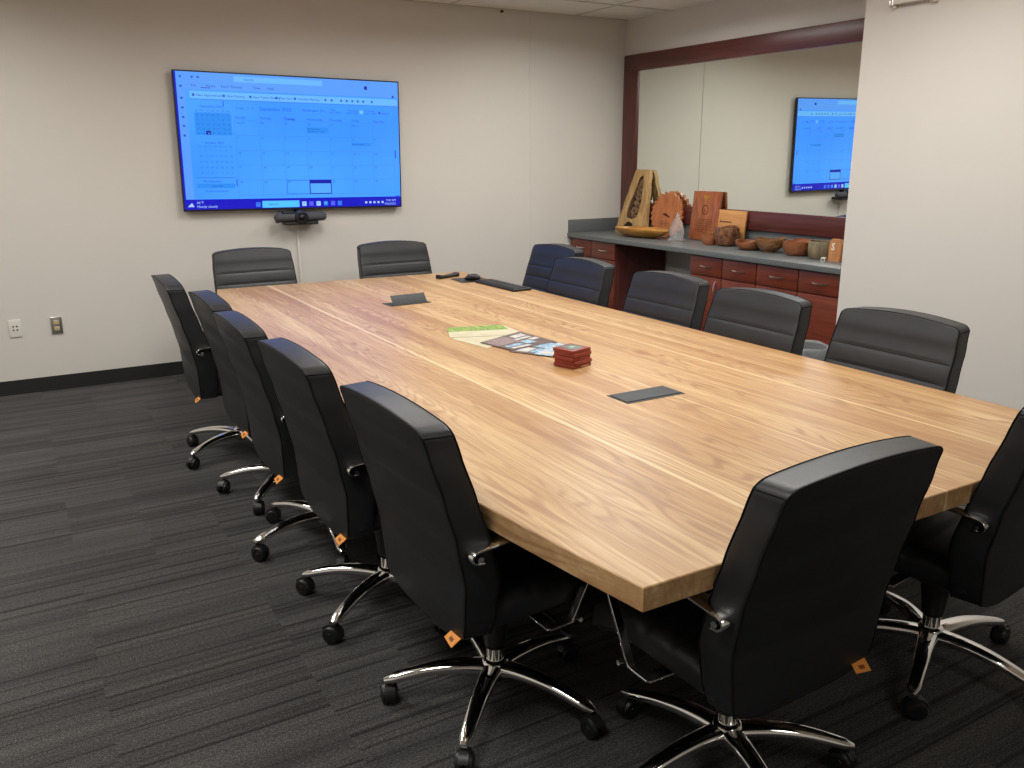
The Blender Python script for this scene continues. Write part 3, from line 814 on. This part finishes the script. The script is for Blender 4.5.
# local frame of a leaning piece: x = along the counter (towards the camera), y = depth towards the wall, z up
# leaning slab with a hollow; face looks to -X world
def face_xf(x, y, z, tilt, rz=0): return Matrix.Translation((x, y, z)) @ Matrix.Rotation(-PI/2+rz, 4, 'Z') @ Matrix.Rotation(-tilt, 4, 'X')
def ring_plate(mb, outer, holes, y0, y1, mat=0, xf=None, holemat=1):
    """flat plate in the xz plane with one hole bridged to the outline"""
    bm = bmesh.new()
    from mathutils.geometry import tessellate_polygon
    polys = [[Vector((p[0], p[1], 0)) for p in outer]]+[[Vector((p[0], p[1], 0)) for p in h_] for h_ in holes]
    tri = tessellate_polygon(polys); flat = [p for q in polys for p in q]; n = len(flat)
    vs = [(p.x, y0, p.y) for p in flat]+[(p.x, y1, p.y) for p in flat]
    mb.add(vs, [tuple(t) for t in tri]+[tuple(i+n for i in reversed(t)) for t in tri], mat, xf)
    off = 0
    for qi, q in enumerate(polys):
        m_ = len(q); v2 = [(p.x, y0, p.y) for p in q]+[(p.x, y1, p.y) for p in q]
        mb.add(v2, [(i, (i+1) % m_, m_+(i+1) % m_, m_+i) for i in range(m_)], mat if qi == 0 else holemat, xf)
    bm.free()
slab = thing('wood_slab', 'tall tapered live-edge wood slab with a hollow centre, leaning against the mirror', 'wood carving', (4.985, 6.33, CT))
wob = lambda i, a=.006: a*math.sin(i*2.1)+a*.6*math.sin(i*4.7+1)
outer = [(-.245+.0, .0), (-.25, .03)]
for k in range(1, 11): outer.append((-.25+.165*k/11+wob(k, .004), .03+.54*k/11))
outer += [(-.085, .572), (-.04, .578), (.045, .572), (.09, .575), (.112, .568)]
for k in range(1, 11): outer.append((.115+.075*k/11+wob(k+3, .004), .568-.55*k/11))
outer += [(.20, .0)]
hole1 = [(-.005, .50), (.03, .525), (.05, .48), (.052, .38), (.056, .30), (.048, .22), (.03, .15), (-.02, .128), (-.085, .14), (-.085, .2), (-.068, .28), (-.04, .36), (-.02, .43)]
hole2 = [(-.12, .075), (-.08, .105), (-.02, .095), (.02, .035), (-.03, .012), (-.13, .012), (-.16, .035)]
hole1 = [(x*1.25-.005, z) for x, z in hole1]
xf = Matrix.Rotation(-PI/2, 4, 'Z') @ Matrix.Rotation(-.17, 4, 'X')
a = MB(); ring_plate(a, outer, [hole1, hole2], 0, .035, 0, xf, 1); a.build('slab', [live, bark], slab, smooth=30)
a = MB(); rb = random.Random(5)
for k in range(80):                               # rough spalted burl left standing inside the hollow
    t = rb.random(); zc = .15+.34*t; xc = -.025+.045*t + rb.uniform(-.05, .045)*(1-.55*t); s_ = rb.uniform(.010, .022)
    a.rbox(s_*1.3, .018, s_*2.2, s_*.4, seg=1, c=(0, 0, 0), xf=xf @ Matrix.Translation((xc, .022+rb.uniform(-.006, .006), zc)) @ Matrix.Rotation(rb.uniform(-.8, .8), 4, 'Y'))
a.build('burl_figure', bark, slab, smooth=50)

def bowl(name, label, cat, x, y, prof, mat, ax=1.0, ay=1.0, rz=0, wav=0.0, rim=0.0, seed=1, cut=None):
    rn = random.Random(seed); ph = [rn.uniform(0, 6.28) for _ in range(5)]
    a = MB(); loops = []; zt_ = max(p[1] for p in prof)
    for (r, z) in prof:
        l_ = []
        for k in range(48):
            an = 2*PI*k/48
            w_ = 1+wav*(math.sin(2*an+ph[0])+.6*math.sin(3*an+ph[1])+.4*math.sin(5*an+ph[2]))*(z/zt_)
            dz = rim*(math.sin(2*an+ph[3])+.5*math.sin(3*an+ph[4]))*(z/zt_)**2
            l_.append((r*ax*w_*math.cos(an), r*ay*w_*math.sin(an), max(0, z+dz)))
        loops.append(l_)
    a.rings(loops)
    o = a.build(name, mat, loc=(x, y, CT), rot=(0, 0, rz), smooth=50)
    return tag(o, label, cat)
def bprof(r, h, foot, t=.006, bulge=.5, inn=.0):
    out = [(0.001, 0), (foot, 0)]
    for k in range(1, 9):
        s_ = k/8; out.append((foot+(r-foot)*math.sin(s_*PI/2)**(1/(.6+bulge))-inn*max(0, s_-.65)*3*r, h*(1-math.cos(s_*PI/2))**.75 if True else h*s_))
    ir = out[-1][0]-t; out.append((ir, h-.001))
    for k in range(1, 7):
        s_ = 1-k/6; out.append((max(.002, foot*.8+(ir-foot*.8)*math.sin(max(.0, s_)*PI/2)**.8) if s_ > 0 else .002, .012+(h-.013)*(1-math.cos(s_*PI/2))**.8))
    return out
w_tray = grain_mat('turned_yellow_wood', lin(150,98,36), lin(204,150,72), (12, 3, 12), .3)
w_red = grain_mat('turned_cherry', lin(112,64,40), lin(164,102,66), (20, 6, 30), .28)
w_burl = grain_mat('turned_burl', lin(72,44,32), lin(146,98,68), (25, 25, 25), .22)
w_brown = grain_mat('turned_walnut', lin(92,62,40), lin(158,112,70), (20, 12, 40), .35)
w_grey = grain_mat('weathered_turned_wood', lin(96,84,64), lin(138,122,94), (30, 30, 8), .6)
bowl('dough_bowl', 'wide shallow oval yellow-wood bowl in front of the tapered slab', 'bowl', 4.83, 6.0, bprof(.325, .075, .13, .012, .3), w_tray, .42, 1.0, .05, .02, .004)
# saw-blade plaque
sb = thing('saw_blade_award', 'round saw-blade-shaped cherry wood plaque leaning against the mirror', 'award', (5.035, 5.93, CT))
pts = []; nt_ = 24; R0 = .205
for k in range(nt_):
    a0 = 2*PI*k/nt_; pts += [(R0*.90*math.cos(a0), R0+R0*.90*math.sin(a0)-.02), (R0*.93*math.cos(a0+.12), R0+R0*.93*math.sin(a0+.12)-.02), (R0*1.02*math.cos(a0+.235), R0+R0*1.02*math.sin(a0+.235)-.02)]
pts = [(x, max(.0, z)) for x, z in pts]
xf = Matrix.Rotation(-PI/2+.05, 4, 'Z') @ Matrix.Rotation(-.1, 4, 'X')
a = MB(); ring_plate(a, pts, [], 0, .024, 0, xf); a.build('blade', redw, sb, smooth=30)
xt = xf @ Matrix.Translation((0, -.0012, 0)) @ Matrix.Rotation(PI/2, 4, 'X')
a = MB(); 
for k, (w_, zz) in enumerate(((.10, .125), (.13, .11), (.09, .097))): a.box(-w_/2-.02, w_/2-.02, -.0012, 0, zz, zz+.003, 0, xf)
a.prism([(-.055, .19), (-.01, .205), (.0, .19), (.04, .165), (.045, .172), (.0, .197)], 0, .001, 0, xt)
a.build('engraving', ink, sb, smooth=None)
# glass award
ga = thing('glass_award', 'clear faceted teardrop glass award on a small base beside the saw-blade plaque', 'award', (4.86, 5.56, CT))
gm = glass_mat('clear_award_glass', (.97, .98, .99, 1), .25, 1.25); gm.node_tree.nodes['Principled BSDF'].inputs['Transmission Weight'].default_value = .84
a = MB(); pr = [(-.055, .02), (-.066, .07), (-.055, .12), (-.02, .19), (.0, .235), (.02, .19), (.052, .12), (.064, .07), (.05, .02)]
loops = [[(x*.8, -.018, z*.98+.003) for x, z in pr], [(x, -.008, z) for x, z in pr], [(x, .008, z) for x, z in pr], [(x*.8, .018, z*.98+.003) for x, z in pr]]
a.rings(loops, xf=Matrix.Rotation(-PI/2+.5, 4, 'Z')); a.build('teardrop', gm, ga, smooth=20)
a = MB(); a.rbox(.13, .07, .02, .004, seg=2, c=(0, 0, .01), xf=Matrix.Rotation(-PI/2+.5, 4, 'Z')); a.build('foot', gm, ga)
# tall plaque
pq = thing('wood_plaque', 'tall red-brown wooden plaque with round seal and engraved lines', 'award', (5.04, 5.46, CT))
xf = Matrix.Rotation(-PI/2+.02, 4, 'Z') @ Matrix.Rotation(-.11, 4, 'X')
a = MB(); a.rbox(.315, .022, .40, .003, seg=1, c=(0, .012, .205), xf=xf); a.build('board', redd, pq)
a = MB(); xt = xf @ Matrix.Translation((0, -.0005, 0)) @ Matrix.Rotation(PI/2, 4, 'X')
seal = [(.036*math.cos(k*PI/16), .255+.042*math.sin(k*PI/16)) for k in range(32)]; seal_i = [(.028*math.cos(k*PI/16), .255+.033*math.sin(k*PI/16)) for k in range(32)]
n = 32; a.add([(x, y, 0) for x, y in seal]+[(x, y, 0) for x, y in seal_i], [(i, (i+1) % n, n+(i+1) % n, n+i) for i in range(n)], 0, xt)
a.prism([(-.030, .352), (.0, .335), (.03, .352), (.035, .378), (.0, .366), (-.035, .378)], 0, .0008, 1, xt)
a.text('6', .045, 0, .238, .0006, 'CENTER', 0, xt)
for k in range(7):
    w_ = (.16, .20, .18, .21, .15, .19, .12)[k]; a.box(-w_/2, w_/2, -.0012, 0, .175-.017*k, .1775-.017*k, 0, xf)
a.build('engraving', [ink, gold], pq, smooth=None)
# low plaque
pq = thing('wood_plaque', 'low wide pale wood plaque with small dark lettering, behind the bowls', 'award', (5.05, 5.18, CT))
xf = Matrix.Rotation(-PI/2, 4, 'Z') @ Matrix.Rotation(-.11, 4, 'X')
a = MB(); a.rbox(.36, .018, .265, .003, seg=1, c=(0, .01, .134), xf=xf); a.build('board', palew, pq)
a = MB(); xt = xf @ Matrix.Translation((0, -.0005, 0)) @ Matrix.Rotation(PI/2, 4, 'X')
a.prism([(-.10, .165), (-.085, .165), (-.085, .18), (-.10, .18)], 0, .0008, 0, xt)
for x0, x1, zz in ((-.078, .03, .168), (-.06, .0, .13), (-.05, -.01, .115)): a.box(x0, x1, -.0012, 0, zz, zz+.008 if zz > .15 else zz+.004, 0, xf)
a.build('lettering', ink, pq, smooth=None)
# small turned bowls
bowl('wooden_cup', 'small smooth reddish wooden cup in front of the tall plaque', 'cup', 4.86, 5.17, bprof(.068, .095, .05, .007, .4), w_red, .85, 1.0)
bowl('burl_bowl', 'dark glossy reddish-brown rounded burl bowl next to the small wooden cup', 'bowl', 4.93, 5.05, bprof(.108, .145, .06, .012, .9, .10), w_burl, 1, 1, 0, .03, .006, 4)
bowl('wooden_bowl', 'low flared reddish-brown wooden bowl right of the dark burl bowl', 'bowl', 4.87, 4.74, bprof(.108, .068, .055, .008, .7, .04), w_red, 1, 1, 0, .05, .007, 8)
bowl('wooden_bowl', 'brown round footed wooden bowl between the low flared bowl and the handled bowl', 'bowl', 4.87, 4.54, [(.001, 0), (.045, 0), (.045, .012)]+[(r, z+.012) for r, z in bprof(.108, .09, .05, .008, .5)[1:]], w_brown, 1, 1, 0, .03, .006, 11)
hb = thing('handled_bowl', 'reddish wooden bowl with an upturned side handle, left of the grey-brown pot', 'bowl', (4.88, 4.29, CT))
o = bowl('vessel', '', '', 0, 0, bprof(.108, .105, .065, .008, .6), w_red, 1, 1, 0, .03, .006, 15); o.location = (0, 0, 0); o.parent = hb
for k in ('label', 'category'): del o[k]
a = MB(); a.sweep([(-.02, -.085, .088), (-.025, -.115, .098), (-.03, -.14, .115), (-.032, -.155, .126)], [(.016*math.cos(2*PI*k/10), .007*math.sin(2*PI*k/10)) for k in range(10)], scales=[(1, 1), (1, 1), (.8, .9), (.4, .5)])
a.build('side_handle', w_red, hb, smooth=60)
bowl('wooden_pot', 'grey-brown straight-sided wooden pot beside the carved block', 'bowl', 4.87, 4.06, [(.001, 0), (.082, 0), (.090, .006), (.097, .05), (.098, .115), (.095, .122), (.088, .12), (.086, .03), (.002, .02)], w_grey, 1, 1, 0, .015, .002, 19)
bk = thing('wood_block', 'upright pale wood block with cut corners and white S, at the counter end', 'wood block', (4.80, 3.905, CT), 0)
xf = Matrix.Rotation(-PI/2-.15, 4, 'Z') @ Matrix.Rotation(-.05, 4, 'X') 
blk = [(-.055, 0), (.055, 0), (.058, .115), (.035, .148), (-.035, .150), (-.056, .118)]
a = MB(); ring_plate(a, blk, [], 0, .04, 0, xf); a.build('block', grain_mat('alder', lin(156,98,56), lin(194,136,86), (30, 30, 8), .45), bk, smooth=30)
a = MB(); a.text('S', .066, -.018, .075, .001, 'CENTER', 0, xf @ Matrix.Rotation(PI/2, 4, 'X'), .0006, .0015); a.build('mark', M['white'], bk, smooth=None)
cb = thing('cube_ornament', 'tiny white and grey cube ornament in front of the grey-brown pot', 'ornament', (4.72, 3.92, CT), .3)
a = MB(); a.rbox(.028, .028, .03, .003, seg=2, c=(0, 0, .015)); a.build('cube', M['white'], cb)
a = MB(); a.rbox(.003, .018, .018, .001, seg=1, c=(-.0145, 0, .016)); a.rbox(.018, .003, .018, .001, seg=1, c=(0, -.0145, .016)); a.build('face_inset', simple('inset_grey', lin(110,108,100), .5), cb)

# ------------------------------------------------------------------ things on the table
TZ = .7502
def sheet(name, label, cat, quad, z, mats, bands=None, t=.0012, group='brochures fanned out on the table'):
    """quad: near-left, near-right, far-right, far-left corners (world)"""
    c = [sum(p[0] for p in quad)/4, sum(p[1] for p in quad)/4]
    q = [(p[0]-c[0], p[1]-c[1]) for p in quad]
    a = MB(); a.prism(q, 0, t)
    o = thing(name, label, cat, (c[0], c[1], z), 0, group)
    a.build('pages', mats[0], o, smooth=None)
    def at(u, v):
        p = Vector(q[0]).lerp(Vector(q[1]), u); r = Vector(q[3]).lerp(Vector(q[2]), u); return p.lerp(r, v)
    if bands:
        a = MB()
        for (u0, u1, v0, v1, mi) in bands:
            pts = [at(u0, v0), at(u1, v0), at(u1, v1), at(u0, v1)]
            a.add([(p.x, p.y, t+.0004+.0001*mi) for p in pts], [(0, 1, 2, 3)], mi)
        a.build('printing', mats[1:], o, smooth=None)
    return o
cream = print_mat('cream_paper', [lin(190,182,150), lin(210,202,176)], (12, 12, 12)); green = print_mat('green_photo', [lin(62,104,40), lin(120,158,70), lin(196,190,84)], (40, 40, 40))
brown = print_mat('dark_brochure', [lin(70,52,50), lin(112,92,88)], (18, 18, 18)); mauve = print_mat('mauve_photo', [lin(92,74,70), lin(168,146,150)], (50, 50, 50))
whitep = print_mat('white_print', [lin(170,168,166), lin(212,210,206)], (30, 30, 30)); bluep = print_mat('blue_photo', [lin(60,92,120), lin(130,170,196), lin(214,224,228)], (55, 55, 55))
lblue = print_mat('pale_blue_cover', [lin(96,140,168), lin(200,214,220)], (45, 45, 45))
sheet('brochure', 'cream leaflet with a green leafy photo strip, farthest of the fanned brochures', 'brochure',
      [(1.775, 3.60), (1.82, 3.33), (2.135, 3.50), (2.15, 3.77)], TZ, [cream, green], None)
# green band sheet: its strip lies along the far edge
sheet('brochure', 'leaflet with green garden photo cover, underneath the cream leaflet', 'brochure',
      [(1.775, 3.62), (2.08, 3.50), (2.145, 3.77), (1.868, 3.845)], TZ-.0001+.0016, [cream, green, cream], [(0, 1, .55, 1, 0), (.05, .9, .05, .5, 1)])
sheet('brochure', 'dark brown brochure with pale photo and white title, middle of the fan', 'brochure',
      [(1.841, 3.44), (1.885, 3.22), (2.155, 3.275), (2.128, 3.562)], TZ+.0034, [brown, mauve, whitep, bluep],
      [(.05, .55, .05, .55, 0), (.12, .30, .62, .92, 1), (.35, .45, .55, .9, 1), (.55, .80, .52, .72, 2), (.5, .62, .76, .95, 1), (.82, .92, .10, .5, 1), (.62, .78, .1, .45, 2)])
sheet('brochure', 'brochure with blue and white pictures, mostly under the dark brown one', 'brochure',
      [(1.865, 3.215), (1.95, 3.07), (2.17, 3.20), (2.13, 3.33)], TZ+.0018, [brown, whitep, bluep], [(.1, .45, .1, .4, 0), (.5, .9, .1, .45, 1), (.2, .8, .5, .9, 1)])
sheet('brochure', 'pale blue brochure nearest the coaster stack, end of the fan', 'brochure',
      [(1.925, 3.10), (1.985, 3.0), (2.165, 3.13), (2.145, 3.24)], TZ+.0052, [lblue, whitep], [(.1, .9, .1, .3, 0), (.3, .6, .45, .8, 0)])
co = simple('cherry_coaster', lin(134,46,32), .35, var=.1); ci = simple('coaster_slate', lin(96,106,98), .5, var=.12)
offs = [(0, 0, .12), (.003, -.002, .16), (-.003, .002, .08), (.002, .001, .14), (-.001, .004, .10), (.006, -.004, .20)]
lab = ['lowest coaster, resting on the tabletop', 'second coaster from the bottom', 'third coaster from the bottom', 'fourth coaster from the bottom', 'fifth coaster, just under the topmost', 'topmost coaster, showing its grey-green square inlay']
for k, (dx, dy, rz) in enumerate(offs[:5]):
    k2 = k if k < 4 else 5
    c = thing('coaster', 'red-brown square wooden coaster in the stack, '+lab[k2], 'coaster', (1.965+dx, 2.862+dy, .7504+.0155*k), rz+.15, 'stacked wooden coasters')
    MB().rbox(.112, .112, .015, .003, seg=2, c=(0, 0, .0075)).build('body', co, c)
    if k2 == 5:
        MB().rbox(.078, .078, .0012, .0004, seg=1, c=(0, 0, .0156)).build('inlay', ci, c)
        a = MB(); a.rbox(.03, .018, .0006, .0002, seg=1, c=(0, 0, .0165)); a.build('inlay_print', simple('inlay_mark', lin(150,160,150), .5), c)
    if k == 0: MB().box(-.01, .035, -.0566, -.056, .004, .0075).build('imprint', simple('coaster_imprint', lin(200,150,130), .5), c, smooth=None)
# keyboard, mouse, pad, remote
kb = thing('keyboard', 'slim black computer keyboard along the far right edge of the table', 'keyboard', (2.815, 4.93, .7503), math.radians(-90+1.5))
a = MB(); a.rbox(.50, .14, .016, .006, seg=2, c=(0, 0, .008)); a.build('body', M['plastic'], kb)
a = MB(); km = simple('black_keys', lin(36,36,38), .5)
for r_ in range(5):
    xx = -.235
    while xx < .225:
        w_ = .0165 if not (r_ == 0 and -.10 < xx < .02) else .11
        a.rbox(w_, .0165, .004, .001, seg=1, c=(xx+w_/2, -.045+r_*.0195, .0175)); xx += w_+.0025
a.build('keys', km, kb)
mp_ = tag(MB().prism([(-.12, -.10), (.10, -.115), (.12, .10), (-.10, .115)], 0, .003).build('mouse_pad', M['plastic'], loc=(2.775, 5.31, .7503), smooth=None), 'thin dark mouse pad beneath the mouse', 'mouse pad')
def mouse_def(x, y, z):
    t = (y+.055)/.11; return (x*(.9+.12*math.sin(PI*t)), y, z*(.55+.6*math.sin(PI*min(1, t*.9+.1))) if z > 0 else z)
ms = thing('computer_mouse', 'black computer mouse on its pad beside the keyboard', 'mouse', (2.78, 5.29, .7534), .9)
a = MB(); a.rbox(.064, .11, .036, .017, (4, 8, 2), 4, c=(0, 0, .018), deform=mouse_def); a.build('shell', M['plastic'], ms, smooth=70)
a = MB(); a.tube([(-.004, .03, .0335), (.004, .03, .0335)], .006, 12); a.build('scroll_wheel', M['grey'], ms)
rm = thing('remote_control', 'slim black curved handheld remote lying left of the mouse', 'remote control', (2.69, 5.50, .7503), math.radians(-70))
def rem_def(x, y, z): 
    return (x*(1+.35*abs(y/.1)**1.5), y, z*(.7+.5*abs(y/.1)**1.3) if z > .004 else z)
a = MB(); a.rbox(.042, .20, .026, .009, (2, 14, 1), 3, c=(0, 0, .013), deform=rem_def); a.build('handset', M['plastic'], rm, smooth=60)
a = MB()
for k in range(6):
    for j in (-.009, .009): a.rbox(.009, .008, .003, .001, seg=1, c=(j, -.04+.014*k, .0195))
a.build('buttons', km, rm)

# ------------------------------------------------------------------ world, camera, view
w = bpy.data.worlds.new('World'); sc.world = w; w.use_nodes = True
w.node_tree.nodes['Background'].inputs[0].default_value = (1, .95, .88, 1); w.node_tree.nodes['Background'].inputs[1].default_value = .05
cam = bpy.data.cameras.new('camera'); co_ = bpy.data.objects.new('camera', cam); C.objects.link(co_)
Rv, Uv, Fv = Vector((0.86249, -0.50605, -0.00491)), Vector((0.13523, 0.22112, 0.96583)), Vector((0.48767, 0.83368, -0.25915))
mw = Matrix((Rv, Uv, -Fv)).transposed().to_4x4(); mw.translation = (0, 0, 1.6); co_.matrix_world = mw
cam.sensor_width = 36; cam.lens = 36*856.83/1024; cam.clip_start = .05
sc.camera = co_
sc.view_settings.view_transform = 'Standard'; sc.view_settings.look = 'None'; sc.view_settings.exposure = 0; sc.view_settings.gamma = 1
sc.view_settings.use_curve_mapping = False
sc.cycles.max_bounces = 8; sc.cycles.diffuse_bounces = 4; sc.cycles.glossy_bounces = 4
